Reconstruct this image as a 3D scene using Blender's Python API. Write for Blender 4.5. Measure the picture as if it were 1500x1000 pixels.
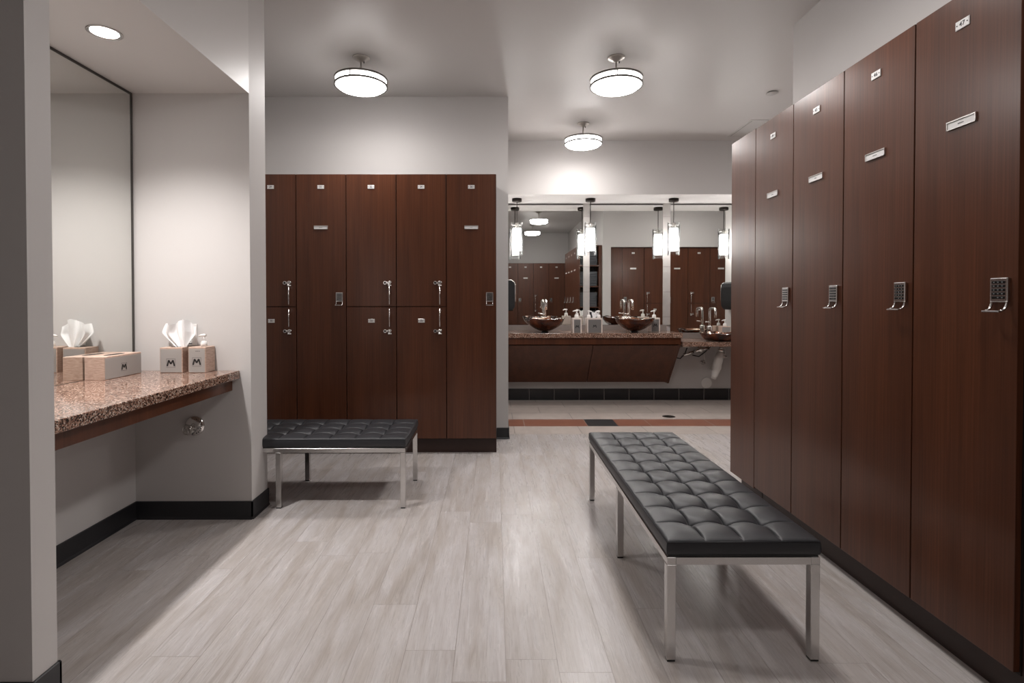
import bpy, bmesh, math, random
from mathutils import Matrix, Vector
random.seed(7)
S = bpy.context.scene
for o in list(bpy.data.objects):
    bpy.data.objects.remove(o)
COL = S.collection
PI = math.pi

# ------------------------------------------------------------------ camera
F, CX, CY = 787.104, 725.21, 451.99
YAW, PITCH, ROLL = 0.00133, 0.01439, 0.00082
cam = bpy.data.cameras.new('camera')
cam.sensor_width = 36.0
cam.lens = F / 1500 * 36.0
cam.shift_x = (750 - CX) / 1500
cam.shift_y = (CY - 500) / 1500
cam.clip_start = 0.05
camo = bpy.data.objects.new('camera', cam)
COL.objects.link(camo)
r0 = Vector((math.cos(YAW), -math.sin(YAW), 0))
f0 = Vector((math.sin(YAW), math.cos(YAW), 0))
up = Vector((0, 0, 1))
fw = f0 * math.cos(PITCH) - up * math.sin(PITCH)
u0 = f0 * math.sin(PITCH) + up * math.cos(PITCH)
rr = r0 * math.cos(ROLL) - u0 * math.sin(ROLL)
uu = r0 * math.sin(ROLL) + u0 * math.cos(ROLL)
camo.matrix_world = Matrix(((rr.x, uu.x, -fw.x, 0), (rr.y, uu.y, -fw.y, 0), (rr.z, uu.z, -fw.z, 1.2), (0, 0, 0, 1)))
S.camera = camo
S.cycles.diffuse_bounces = 3
S.cycles.transparent_max_bounces = 32

# ------------------------------------------------------------------ view, world
S.view_settings.view_transform = 'Standard'
S.view_settings.look = 'None'
S.view_settings.gamma = 1.0
S.view_settings.use_curve_mapping = False
S.view_settings.exposure = 0.26
w = bpy.data.worlds.new('world')
S.world = w
w.use_nodes = True
w.node_tree.nodes['Background'].inputs[0].default_value = (0.8, 0.82, 0.9, 1)
w.node_tree.nodes['Background'].inputs[1].default_value = 0.02
DRUM = 46.0        # emission of the drum lamp shades
PEND = 24.0        # emission of the pendant tubes
SPOT = 140.0        # watts of the recessed downlight
LAMPC = (1.0, 0.960, 0.940, 1)

# ------------------------------------------------------------------ materials
def mat(name, col=(.8, .8, .8), rough=.5, metal=0., spec=.5, coat=0.):
    m = bpy.data.materials.new(name)
    m.use_nodes = True
    b = m.node_tree.nodes['Principled BSDF']
    b.inputs['Base Color'].default_value = (*col, 1)
    b.inputs['Roughness'].default_value = rough
    b.inputs['Metallic'].default_value = metal
    b.inputs['Specular IOR Level'].default_value = spec
    b.inputs['Coat Weight'].default_value = coat
    return m

class NT:
    def __init__(s, m):
        s.m = m; s.t = m.node_tree; s.b = s.t.nodes['Principled BSDF']
    def n(s, kind, **kw):
        o = s.t.nodes.new(kind)
        for k, v in kw.items():
            if k in o.inputs: o.inputs[k].default_value = v
            else: setattr(o, k, v)
        return o
    def l(s, a, b): s.t.links.new(a, b)
    def coords(s, scale=(1, 1, 1), rot=(0, 0, 0), loc=(0, 0, 0), src='Object'):
        tc = s.n('ShaderNodeTexCoord'); mp = s.n('ShaderNodeMapping')
        mp.inputs['Scale'].default_value = scale
        mp.inputs['Rotation'].default_value = rot
        mp.inputs['Location'].default_value = loc
        s.l(tc.outputs[src], mp.inputs[0]); return mp.outputs[0]
    def ramp(s, fac, stops):
        r = s.n('ShaderNodeValToRGB'); e = r.color_ramp.elements
        while len(e) < len(stops): e.new(.5)
        for i, (p, c) in enumerate(stops):
            e[i].position = p; e[i].color = (*c, 1)
        s.l(fac, r.inputs[0]); return r.outputs[0]
    def bump(s, h, strength=.2, dist=.01, normal=None):
        b = s.n('ShaderNodeBump'); b.inputs['Strength'].default_value = strength
        b.inputs['Distance'].default_value = dist
        s.l(h, b.inputs['Height'])
        if normal: s.l(normal, b.inputs['Normal'])
        s.l(b.outputs[0], s.b.inputs['Normal']); return b.outputs[0]
    def mix(s, fac, a, b, mode='MIX'):
        m = s.n('ShaderNodeMix'); m.data_type = 'RGBA'; m.blend_type = mode
        for i, v in ((0, fac), (6, a), (7, b)):
            if hasattr(v, 'default_value') or hasattr(v, 'is_linked'): s.l(v, m.inputs[i])
            elif isinstance(v, tuple): m.inputs[i].default_value = (*v, 1)
            else: m.inputs[i].default_value = v
        return m.outputs[2]

def emis(name, col, strength):
    m = bpy.data.materials.new(name); m.use_nodes = True
    b = m.node_tree.nodes['Principled BSDF']
    b.inputs['Base Color'].default_value = (.8, .8, .8, 1)
    b.inputs['Emission Color'].default_value = col
    b.inputs['Emission Strength'].default_value = strength
    return m

def paint(name, col, rough=.55, bump=.03):
    m = mat(name, col, rough, spec=.35); t = NT(m)
    nz = t.n('ShaderNodeTexNoise', Scale=180., Detail=2.)
    t.l(t.coords(), nz.inputs['Vector']); t.bump(nz.outputs[0], bump, .002)
    return m
M = {}
M['wall'] = paint('wall_paint', (.60, .576, .562))
M['ceiling'] = paint('ceiling_paint', (.66, .636, .620), .42)

def laminate():
    m = mat('dark_wood_laminate', (.08, .03, .018), .28, spec=.5); t = NT(m)
    v = t.coords((95, 95, 1.3))
    a = t.n('ShaderNodeTexNoise', Scale=1.6, Detail=5., Roughness=.62); t.l(v, a.inputs['Vector'])
    v2 = t.coords((9, 9, .35))
    b = t.n('ShaderNodeTexNoise', Scale=1.5, Detail=3.); t.l(v2, b.inputs['Vector'])
    c1 = t.ramp(a.outputs[0], [(.30, (.066, .0210, .0085)), (.5, (.090, .0290, .0125)), (.72, (.118, .042, .0200))])
    c2 = t.ramp(b.outputs[0], [(.35, (.78, .78, .80)), (.65, (1.12, 1.10, 1.08))])
    t.l(t.mix(1., c1, c2, 'MULTIPLY'), t.b.inputs['Base Color'])
    t.bump(a.outputs[0], .06, .0012)
    return m
M['wood'] = laminate()
M['plinth'] = mat('plinth_laminate', (.030, .012, .008), .5)
M['gap'] = mat('carcass_dark', (.012, .006, .004), .7)
M['base'] = mat('black_rubber_base', (.022, .022, .025), .42)

def chrome(name='polished_chrome', col=(.78, .76, .74), rough=.16):
    return mat(name, col, rough, 1.)
M['chrome'] = chrome()
M['brushed'] = chrome('brushed_steel', (.66, .65, .64), .22)
M['nickel'] = chrome('satin_nickel', (.55, .52, .49), .28)
M['ringmetal'] = chrome('ring_nickel', (.20, .19, .18), .38)
M['plate'] = mat('white_plate', (.78, .77, .76), .35)
M['platefr'] = chrome('plate_frame_metal', (.72, .70, .68), .3)
M['ink'] = mat('black_ink', (.015, .014, .014), .5)
M['black'] = mat('black_plastic', (.012, .012, .013), .35)
M['matteblack'] = mat('matte_black_plastic', (.012, .012, .013), .55, spec=.3)
M['key'] = mat('black_keypad', (.01, .01, .01), .25)
M['keytext'] = mat('keypad_print', (.20, .21, .21), .5)
M['bronze'] = mat('dark_bronze', (.02, .013, .01), .35, .6)

def leather():
    m = mat('black_leather', (.026, .027, .031), .43, spec=.5); t = NT(m)
    v = t.n('ShaderNodeTexVoronoi', Scale=420.); t.l(t.coords(), v.inputs['Vector'])
    n = t.n('ShaderNodeTexNoise', Scale=14., Detail=3.); t.l(t.coords(), n.inputs['Vector'])
    b1 = t.bump(n.outputs[0], .07, .01)
    t.bump(v.outputs[0], .10, .0008, b1)
    return m
M['leather'] = leather()

def planks():
    m = mat('whitewashed_planks', (.5, .46, .43), .36, spec=.5); t = NT(m)
    sep = t.n('ShaderNodeSeparateXYZ'); t.l(t.coords(), sep.inputs[0])
    cmb = t.n('ShaderNodeCombineXYZ')
    def mth(op, a, b):
        k = t.n('ShaderNodeMath', operation=op)
        for i, q in enumerate((a, b)):
            if isinstance(q, (int, float)): k.inputs[i].default_value = q
            else: t.l(q, k.inputs[i])
        return k.outputs[0]
    xx = mth('SUBTRACT', sep.outputs[0], .037 - .172 * 40)
    row = mth('FLOOR', mth('DIVIDE', xx, .172), 0)
    wn = t.n('ShaderNodeTexWhiteNoise'); wn.noise_dimensions = '1D'; t.l(row, wn.inputs['W'])
    yy = mth('ADD', mth('ADD', sep.outputs[1], 20.), mth('MULTIPLY', wn.outputs['Value'], 1.22))
    t.l(yy, cmb.inputs[0]); t.l(xx, cmb.inputs[1])
    mp = cmb
    br = t.n('ShaderNodeTexBrick', Scale=1.)
    br.offset = 0.
    br.inputs['Color1'].default_value = (0, 0, 0, 1); br.inputs['Color2'].default_value = (1, 1, 1, 1)
    br.inputs['Mortar'].default_value = (.5, .5, .5, 1)
    br.inputs['Mortar Size'].default_value = .0014; br.inputs['Mortar Smooth'].default_value = .2
    br.inputs['Brick Width'].default_value = 1.22; br.inputs['Row Height'].default_value = .172
    t.l(mp.outputs[0], br.inputs[0])
    # offset the grain per board
    ad = t.n('ShaderNodeVectorMath', operation='ADD')
    sc = t.n('ShaderNodeVectorMath', operation='SCALE'); sc.inputs['Scale'].default_value = 17.
    t.l(br.outputs[0], sc.inputs[0])
    t.l(t.coords((16, 1.5, 1)), ad.inputs[0]); t.l(sc.outputs[0], ad.inputs[1])
    g = t.n('ShaderNodeTexNoise', Scale=2.2, Detail=8., Roughness=.68, Distortion=.6); t.l(ad.outputs[0], g.inputs['Vector'])
    ad2 = t.n('ShaderNodeVectorMath', operation='ADD')
    t.l(t.coords((5.5, 1.0, 1)), ad2.inputs[0]); t.l(sc.outputs[0], ad2.inputs[1])
    g2 = t.n('ShaderNodeTexNoise', Scale=1.5, Detail=4., Distortion=.9); t.l(ad2.outputs[0], g2.inputs['Vector'])
    c1 = t.ramp(g.outputs[0], [(.28, (.43, .388, .367)), (.48, (.525, .492, .480)), (.66, (.575, .548, .542))])
    c2 = t.ramp(g2.outputs[0], [(.32, (.85, .815, .775)), (.5, (.97, .96, .95)), (.64, (1.04, 1.04, 1.05))])
    fg = t.n('ShaderNodeTexNoise', Scale=3., Detail=6., Roughness=.7)
    ad3 = t.n('ShaderNodeVectorMath', operation='ADD')
    t.l(t.coords((75, 2.2, 1)), ad3.inputs[0]); t.l(sc.outputs[0], ad3.inputs[1]); t.l(ad3.outputs[0], fg.inputs['Vector'])
    c3 = t.ramp(fg.outputs[0], [(.33, (.80, .785, .77)), (.50, (1., 1., 1.)), (.7, (1.05, 1.05, 1.05))])
    c1 = t.mix(1., c1, c3, 'MULTIPLY')
    c = t.mix(1., c1, c2, 'MULTIPLY')
    tint = t.ramp(br.outputs[0], [(0., (.965, .96, .955)), (1., (1.025, 1.025, 1.025))])
    c = t.mix(1., c, tint, 'MULTIPLY')
    c = t.mix(br.outputs[1], c, (.36, .32, .30))
    t.l(c, t.b.inputs['Base Color'])
    rg = t.n('ShaderNodeMapRange'); rg.inputs[3].default_value = .34; rg.inputs[4].default_value = .22
    t.l(g.outputs[0], rg.inputs[0]); t.l(rg.outputs[0], t.b.inputs['Roughness'])
    b1 = t.bump(g.outputs[0], .09, .003)
    inv = t.n('ShaderNodeMath', operation='SUBTRACT'); inv.inputs[0].default_value = 1.
    t.l(br.outputs[1], inv.inputs[1]); t.bump(inv.outputs[0], .4, .002, b1)
    return m
M['planks'] = planks()

def tile(name, c1, c2, grout, bw, rh, mortar, loc=(0, 0, 0), rough=.35, offset=.5, swap=False, src='Object'):
    m = mat(name, c1, rough); t = NT(m)
    if swap:   # vertical wall tiles: use x and z
        sep = t.n('ShaderNodeSeparateXYZ'); t.l(t.coords(), sep.inputs[0])
        cmb = t.n('ShaderNodeCombineXYZ'); t.l(sep.outputs[0], cmb.inputs[0]); t.l(sep.outputs[2], cmb.inputs[1])
        mp = t.n('ShaderNodeMapping'); mp.inputs['Location'].default_value = loc; t.l(cmb.outputs[0], mp.inputs[0]); v = mp.outputs[0]
    else:
        v = t.coords(loc=loc)
    br = t.n('ShaderNodeTexBrick', Scale=1.); br.offset = offset
    br.inputs['Color1'].default_value = (*c1, 1); br.inputs['Color2'].default_value = (*c2, 1)
    br.inputs['Mortar'].default_value = (*grout, 1)
    br.inputs['Mortar Size'].default_value = mortar; br.inputs['Mortar Smooth'].default_value = .1
    br.inputs['Brick Width'].default_value = bw; br.inputs['Row Height'].default_value = rh
    t.l(v, br.inputs[0])
    nz = t.n('ShaderNodeTexNoise', Scale=9., Detail=4.); t.l(t.coords(), nz.inputs['Vector'])
    k = t.ramp(nz.outputs[0], [(.3, (.92, .92, .92)), (.7, (1.05, 1.05, 1.05))])
    t.l(t.mix(1., br.outputs[0], k, 'MULTIPLY'), t.b.inputs['Base Color'])
    inv = t.n('ShaderNodeMath', operation='SUBTRACT'); inv.inputs[0].default_value = 1.
    t.l(br.outputs[1], inv.inputs[1]); t.bump(inv.outputs[0], .5, .002)
    return m
M['tile_light'] = tile('pale_floor_tile', (.52, .45, .41), (.49, .43, .39), (.30, .26, .23), .61, .305, .004, (.12, .05, 0))
M['tile_terra'] = tile('terracotta_tile', (.27, .115, .075), (.25, .10, .065), (.36, .28, .24), .61, .6, .004, (-.90 + .61, 0, 0), offset=0)
M['tile_dark'] = mat('charcoal_tile', (.035, .035, .037), .35)
M['tile_black'] = tile('black_wall_tile', (.008, .008, .010), (.010, .010, .012), (.16, .145, .135), .302, .5, .004, (-.12, .25, 0), offset=0, swap=True, rough=.2)
M['tile_strip'] = tile('grey_wall_tile', (.38, .36, .34), (.37, .35, .33), (.25, .23, .22), 2., .302, .003, (1., -.10, 0), offset=0, swap=True, rough=.3)

def granite():
    m = mat('speckled_granite', (.4, .3, .25), .12, spec=.5); t = NT(m)
    co = t.coords()
    v = t.n('ShaderNodeTexVoronoi', Scale=210.); t.l(co, v.inputs['Vector'])
    s = t.n('ShaderNodeSeparateColor'); t.l(v.outputs['Color'], s.inputs[0])
    c = t.ramp(s.outputs[0], [(0., (.030, .018, .014)), (.18, (.10, .050, .036)), (.34, (.25, .135, .095)), (.60, (.40, .26, .20)), (.86, (.58, .47, .40)), (1., (.25, .20, .18))])
    c.node.color_ramp.interpolation = 'CONSTANT'
    n = t.n('ShaderNodeTexNoise', Scale=230., Detail=2.); t.l(co, n.inputs['Vector'])
    k = t.ramp(n.outputs[0], [(.35, (.55, .5, .48)), (.6, (1.1, 1.08, 1.05))])
    t.l(t.mix(.7, c, k, 'MULTIPLY'), t.b.inputs['Base Color'])
    return m
M['granite'] = granite()

def bamboo():
    m = mat('light_bamboo', (.5, .3, .2), .5); t = NT(m)
    a = t.n('ShaderNodeTexNoise', Scale=3., Detail=5.); t.l(t.coords((12, 12, 60)), a.inputs['Vector'])
    t.l(t.ramp(a.outputs[0], [(.3, (.44, .30, .235)), (.6, (.58, .425, .345)), (.8, (.64, .49, .41))]), t.b.inputs['Base Color'])
    return m
M['bamboo'] = bamboo()
M['steelface'] = mat('satin_steel_face', (.42, .40, .385), .42, .35)
M['bambooglare'] = mat('bamboo_with_glare', (.66, .58, .53), .45)  # bamboo of the far boxes, whitish lamp glare put into its colour
M['steeldark'] = mat('grey_steel_face', (.20, .19, .185), .42, .3)
M['stone'] = mat('grey_stone', (.22, .19, .175), .35)
M['whiteplastic'] = mat('white_plastic', (.82, .80, .78), .3)
M['slot'] = mat('dark_opening', (.02, .015, .012), .8)

def tissue():
    m = mat('tissue_paper', (.86, .86, .86), .9)
    b = m.node_tree.nodes['Principled BSDF']
    b.inputs['Subsurface Weight'].default_value = 0.
    b.inputs['Emission Strength'].default_value = 0.
    return m
M['tissue'] = tissue()
M['mirror'] = mat('mirror_silver', (.80, .81, .79), .0, 1.)
M['mirroredge'] = mat('mirror_edge_dark', (.05, .045, .04), .3)
def towelm():
    m = mat('grey_terry_cloth', (.105, .11, .12), .95); t = NT(m)
    n = t.n('ShaderNodeTexNoise', Scale=300.); t.l(t.coords(), n.inputs['Vector']); t.bump(n.outputs[0], .5, .003); return m
M['towel'] = towelm()

def glass(name, col, alpha, rough=.03):
    m = bpy.data.materials.new(name); m.use_nodes = True; t = m.node_tree
    t.nodes.clear()
    o = t.nodes.new('ShaderNodeOutputMaterial'); mx = t.nodes.new('ShaderNodeMixShader')
    tr = t.nodes.new('ShaderNodeBsdfTransparent'); gl = t.nodes.new('ShaderNodeBsdfGlossy')
    fr = t.nodes.new('ShaderNodeFresnel'); fr.inputs[0].default_value = 1.3
    mt = t.nodes.new('ShaderNodeMath'); mt.operation = 'ADD'; mt.inputs[1].default_value = alpha
    tr.inputs[0].default_value = (*col, 1); gl.inputs['Roughness'].default_value = rough
    t.links.new(fr.outputs[0], mt.inputs[0]); t.links.new(mt.outputs[0], mx.inputs[0])
    t.links.new(tr.outputs[0], mx.inputs[1]); t.links.new(gl.outputs[0], mx.inputs[2]); t.links.new(mx.outputs[0], o.inputs[0])
    return m
M['glass'] = glass('clear_glass', (.96, .97, .97), .03, .12)

def amber():
    m = mat('amber_glass', (.09, .022, .010), .10, spec=.35, coat=.0); t = NT(m)
    v = t.n('ShaderNodeTexVoronoi', Scale=26.); t.l(t.coords(), v.inputs['Vector'])
    n = t.n('ShaderNodeTexNoise', Scale=10., Detail=4.); t.l(t.coords(), n.inputs['Vector'])
    t.l(t.ramp(n.outputs[0], [(.35, (.018, .005, .003)), (.58, (.075, .018, .007)), (.75, (.17, .05, .018))]), t.b.inputs['Base Color'])
    t.bump(v.outputs[0], .15, .004)
    return m
M['amber'] = amber()
def leafgold():
    m = mat('bowl_inside_foil', (.4, .2, .1), .18, .55); t = NT(m)
    v = t.n('ShaderNodeTexVoronoi', Scale=24.); t.l(t.coords(), v.inputs['Vector'])
    s = t.n('ShaderNodeSeparateColor'); t.l(v.outputs['Color'], s.inputs[0])
    t.l(t.ramp(s.outputs[0], [(.3, (.05, .015, .006)), (.6, (.25, .09, .04)), (.9, (.75, .60, .48))]), t.b.inputs['Base Color'])
    t.bump(v.outputs[0], .5, .01)
    return m
M['foil'] = leafgold()
M['drum'] = emis('drum_shade_glow', LAMPC, DRUM)
M['drumside'] = emis('drum_side_glow', LAMPC, DRUM * .42)
M['drumdim'] = emis('drum_shade_glow_dim', LAMPC, DRUM * .7)
M['pend'] = emis('pendant_tube_glow', LAMPC, PEND)
M['down'] = emis('downlight_glow', LAMPC, 40.)
M['pvc'] = mat('white_pipe_wrap', (.80, .78, .75), .5)
M['vent'] = paint('white_vent_metal', (.60, .58, .56), .5)

# ------------------------------------------------------------------ mesh builder
class MB:
    def __init__(s): s.bm = bmesh.new()
    def box(s, x0, x1, y0, y1, z0, z1, m=0, bev=0., seg=2):
        vs = [s.bm.verts.new((x, y, z)) for x in (x0, x1) for y in (y0, y1) for z in (z0, z1)]
        fs = [s.bm.faces.new([vs[i] for i in q]) for q in ((0, 1, 3, 2), (4, 6, 7, 5), (0, 4, 5, 1), (2, 3, 7, 6), (0, 2, 6, 4), (1, 5, 7, 3))]
        for f in fs: f.material_index = m
        if bev > 0:
            es = list({e for f in fs for e in f.edges})
            r = bmesh.ops.bevel(s.bm, geom=es, offset=bev, segments=seg, profile=.5, affect='EDGES')
            for f in r['faces']: f.material_index = m
        return s
    def cyl(s, p0, p1, r0_, r1_=None, seg=20, m=0, cap=True, smooth=True):
        r1_ = r0_ if r1_ is None else r1_
        p0, p1 = Vector(p0), Vector(p1); d = (p1 - p0).normalized()
        a = d.orthogonal().normalized(); b = d.cross(a)
        R = []
        for p, r in ((p0, r0_), (p1, r1_)):
            R.append([s.bm.verts.new(p + (a * math.cos(2 * PI * i / seg) + b * math.sin(2 * PI * i / seg)) * r) for i in range(seg)])
        for i in range(seg):
            f = s.bm.faces.new((R[0][i], R[0][(i + 1) % seg], R[1][(i + 1) % seg], R[1][i])); f.material_index = m; f.smooth = smooth
        if cap:
            f = s.bm.faces.new(R[0][::-1]); f.material_index = m
            f = s.bm.faces.new(R[1]); f.material_index = m
        return s
    def tube(s, pts, r, seg=12, m=0):
        pts = [Vector(p) for p in pts]; R = []
        t0 = (pts[1] - pts[0]).normalized(); a = t0.orthogonal().normalized()
        for i, p in enumerate(pts):
            t = (pts[min(i + 1, len(pts) - 1)] - pts[max(i - 1, 0)]).normalized()
            a = (a - t * a.dot(t)).normalized(); b = t.cross(a)
            rad = r[i] if isinstance(r, (list, tuple)) else r
            R.append([s.bm.verts.new(p + (a * math.cos(2 * PI * k / seg) + b * math.sin(2 * PI * k / seg)) * rad) for k in range(seg)])
        for i in range(len(pts) - 1):
            for k in range(seg):
                f = s.bm.faces.new((R[i][k], R[i][(k + 1) % seg], R[i + 1][(k + 1) % seg], R[i + 1][k])); f.smooth = True; f.material_index = m
        f = s.bm.faces.new(R[0][::-1]); f.material_index = m
        f = s.bm.faces.new(R[-1]); f.material_index = m
        return s
    def lathe(s, prof, c=(0, 0, 0), seg=40, m=0, closed=False, wob=None, mfun=None):
        R = []
        for j, (r, z) in enumerate(prof):
            if r < 1e-6: R.append([s.bm.verts.new((c[0], c[1], c[2] + z))]); continue
            ring = []
            for i in range(seg):
                t = 2 * PI * i / seg; dr, dz = wob(t, j) if wob else (0, 0)
                ring.append(s.bm.verts.new((c[0] + (r + dr) * math.cos(t), c[1] + (r + dr) * math.sin(t), c[2] + z + dz)))
            R.append(ring)
        n = len(R)
        for j in range(n if closed else n - 1):
            A, B = R[j], R[(j + 1) % n]; mi = mfun(j) if mfun else m
            for i in range(seg):
                k = (i + 1) % seg
                if len(A) == 1 and len(B) == 1: break
                if len(A) == 1: q = (A[0], B[k], B[i])
                elif len(B) == 1: q = (A[i], A[k], B[0])
                else: q = (A[i], A[k], B[k], B[i])
                f = s.bm.faces.new(q); f.smooth = True; f.material_index = mi
        return s
    def grid(s, fn, nu, nv, m=0):
        V = [[s.bm.verts.new(fn(i / nu, j / nv)) for j in range(nv + 1)] for i in range(nu + 1)]
        for i in range(nu):
            for j in range(nv):
                f = s.bm.faces.new((V[i][j], V[i + 1][j], V[i + 1][j + 1], V[i][j + 1])); f.smooth = True; f.material_index = m
        return V
    def prism(s, poly, axis, a0, a1, m=0):
        def P(p, a):
            return {'x': (a, p[0], p[1]), 'y': (p[0], a, p[1]), 'z': (p[0], p[1], a)}[axis]
        A = [s.bm.verts.new(P(p, a0)) for p in poly]; B = [s.bm.verts.new(P(p, a1)) for p in poly]
        n = len(poly)
        fs = [s.bm.faces.new(A[::-1]), s.bm.faces.new(B)] + [s.bm.faces.new((A[i], A[(i + 1) % n], B[(i + 1) % n], B[i])) for i in range(n)]
        for f in fs: f.material_index = m
        return s
    def text(s, body, size, mtx, m=0, ext=.0003):
        cu = bpy.data.curves.new('t', 'FONT'); cu.body = body; cu.size = size; cu.extrude = ext
        cu.align_x = 'CENTER'; cu.align_y = 'CENTER'; cu.resolution_u = 3; cu.offset = size * .012
        ob = bpy.data.objects.new('t', cu); COL.objects.link(ob)
        dg = bpy.context.evaluated_depsgraph_get(); me = bpy.data.meshes.new_from_object(ob.evaluated_get(dg))
        bpy.data.objects.remove(ob); bpy.data.curves.remove(cu)
        me.transform(mtx)
        n0 = len(s.bm.faces); s.bm.from_mesh(me); s.bm.faces.ensure_lookup_table()
        for f in s.bm.faces[n0:]: f.material_index = m
        bpy.data.meshes.remove(me); return s
    def build(s, name, mats, parent=None, loc=None, rot=None, fixn=True):
        if fixn: bmesh.ops.recalc_face_normals(s.bm, faces=s.bm.faces)
        me = bpy.data.meshes.new(name); s.bm.to_mesh(me); s.bm.free()
        if not isinstance(mats, (list, tuple)): mats = [mats]
        for x in mats: me.materials.append(M[x] if isinstance(x, str) else x)
        o = bpy.data.objects.new(name, me); COL.objects.link(o)
        if parent: o.parent = parent
        if loc: o.location = loc
        if rot: o.rotation_euler = rot
        return o

def tag(o, label=None, cat=None, group=None, kind=None):
    if label: o['label'] = label
    if cat: o['category'] = cat
    if group: o['group'] = group
    if kind: o['kind'] = kind
    return o
def thing(name, loc, label, cat, group=None, rz=0):
    o = bpy.data.objects.new(name, None); COL.objects.link(o); o.location = loc; o.rotation_euler = (0, 0, rz)
    o.empty_display_size = .1
    return tag(o, label, cat, group)
def struct(name, mb, mats, label):
    o = mb.build(name, mats); return tag(o, label, 'room', kind='structure')

# ------------------------------------------------------------------ room shell
ZC = 2.962
XN, XM, YN, YJ, YJ0 = -1.339, -1.978, 2.951, 1.632, 1.543     # niche face, niche back, far end, near jamb
ZS = 2.334                                                    # niche soffit
XR, XRW = 1.504, 1.9165                                       # right lockers front, wall
YB, YW, XW = 4.199, 4.663, .1205                              # back lockers front, back wall, its end
YF, YM, ZF = 5.94, 6.50, 2.373                                # vanity soffit face, vanity wall, soffit underside
XE, YE = 4.5, 3.464
def bxs(*bs):
    m = MB()
    for b in bs: m.box(*b)
    return m
struct('floor', bxs((-2.7, 4.7, -1.3, 4.82, -.05, 0)), 'planks', 'pale whitewashed wood plank floor')
struct('floor_tile', bxs((XW - .2, 4.7, 4.82, 5.13, -.05, 0), (XW - .2, 4.7, 5.43, 6.7, -.05, 0)), 'tile_light', 'pale floor tiles by the sinks')
struct('floor_border', bxs((XW - .2, .900, 5.13, 5.43, -.05, 0), (1.192, 4.7, 5.13, 5.43, -.05, 0)), 'tile_terra', 'terracotta tile border in the floor')
struct('floor_inset', bxs((.900, 1.192, 5.13, 5.43, -.05, 0)), 'tile_dark', 'charcoal tile set into the terracotta border')
struct('ceiling', bxs((-2.7, 4.7, -1.3, 6.7, ZC, ZC + .1)), 'ceiling', 'smooth off-white ceiling')
struct('ceiling_soffit', bxs((-2.65, XN, YJ, YN, ZS, ZC)), 'ceiling', 'dropped ceiling over the make-up counter')
struct('wall_left', bxs((-2.65, XM, YJ, YN, 0, ZS)), 'wall', 'off-white wall behind the make-up counter')
struct('wall_jamb', bxs((-2.65, XN, YJ0, YJ, 0, ZC)), 'wall', 'off-white wall end in the left foreground')
struct('wall_partition', bxs((-2.65, XN, YN, 3.155, 0, ZC)), 'wall', 'off-white wall between make-up counter and lockers')
struct('wall_alcove', bxs((-2.65, -2.02, 3.155, YW, 0, ZC)), 'wall', 'wall at the left of the back lockers')
struct('wall_back', bxs((-2.65, XW, YW, 6.6, 0, ZC)), 'wall', 'off-white wall behind the back lockers')
struct('wall_sink', bxs((XW, 4.7, YM, 6.7, 0, ZC)), 'wall', 'off-white wall behind the sinks')
struct('ceiling_bulkhead', bxs((XW, 4.7, YF, YM, ZF, ZC)), 'wall', 'off-white bulkhead over the vanity mirrors')
struct('wall_wing', bxs((3.02, 4.7, YF, YM, 0, ZF)), 'wall', 'off-white wall at the right end of the sinks')
struct('wall_right', bxs((XRW, 2.06, -1.25, 3.0, 0, ZC), (XRW, 2.06, 3.0, YE, 0, ZC)), 'wall', 'off-white wall behind the right-hand lockers')
struct('wall_recess', bxs((2.06, 4.7, 2.85, 2.98, 0, ZC), (2.06, 4.7, 2.98, YE, 2.152, ZC)), 'wall', 'off-white wall above the lockers facing the sinks')
struct('wall_east', bxs((XE, 4.7, 2.98, YF, 0, ZC)), 'wall', 'off-white wall at the far right')
struct('wall_rear', bxs((-2.65, 2.06, -1.3, -1.0, 0, ZC)), 'wall', 'off-white wall behind the camera')
struct('wall_corner', bxs((-2.7, -2.65, -1.3, 6.6, 0, ZC)), 'wall', 'off-white wall at the far left')

# base mouldings
def baseboard(name, segs, label, h=.098, t=.007):
    m = MB()
    for (xa, ya, xb_, yb_, nx, ny) in segs:
        # profile: small toe at the floor
        prof = [(0, 0), (t + .006, 0), (t + .005, .004), (t, .014), (t, h - .003), (t - .003, h), (0, h)]
        A = [m.bm.verts.new((xa + nx * p, ya + ny * p, z)) for p, z in prof]
        B = [m.bm.verts.new((xb_ + nx * p, yb_ + ny * p, z)) for p, z in prof]
        n = len(prof)
        m.bm.faces.new(A[::-1]); m.bm.faces.new(B)
        for i in range(n): m.bm.faces.new((A[i], A[(i + 1) % n], B[(i + 1) % n], B[i]))
    return struct(name, m, 'base', label)
baseboard('baseboard_left', [(XM, YJ, XM, YN, 1, 0), (XM, YN, XN + .007, YN, 0, -1), (XN, YN - .007, XN, 3.162, 1, 0),
                             (XN + .007, 3.155, -2.02, 3.155, 0, 1)], 'black rubber base under the make-up counter')
baseboard('baseboard_jamb', [(XN, YJ0 - .007, XN, YJ + .007, 1, 0), (-2.65, YJ0, XN + .007, YJ0, 0, -1), (XN + .007, YJ, XM, YJ, 0, 1)], 'black rubber base on the left wall end')
baseboard('baseboard_back', [(.02, YW, XW + .007, YW, 0, -1), (XW, YW - .007, XW, 5.94, 1, 0)], 'black rubber base beside the back lockers')
struct('baseboard_sink', bxs((XW, 3.02, YM - .012, YM, 0, .138)), 'tile_black', 'black tile base below the sinks')

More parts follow.
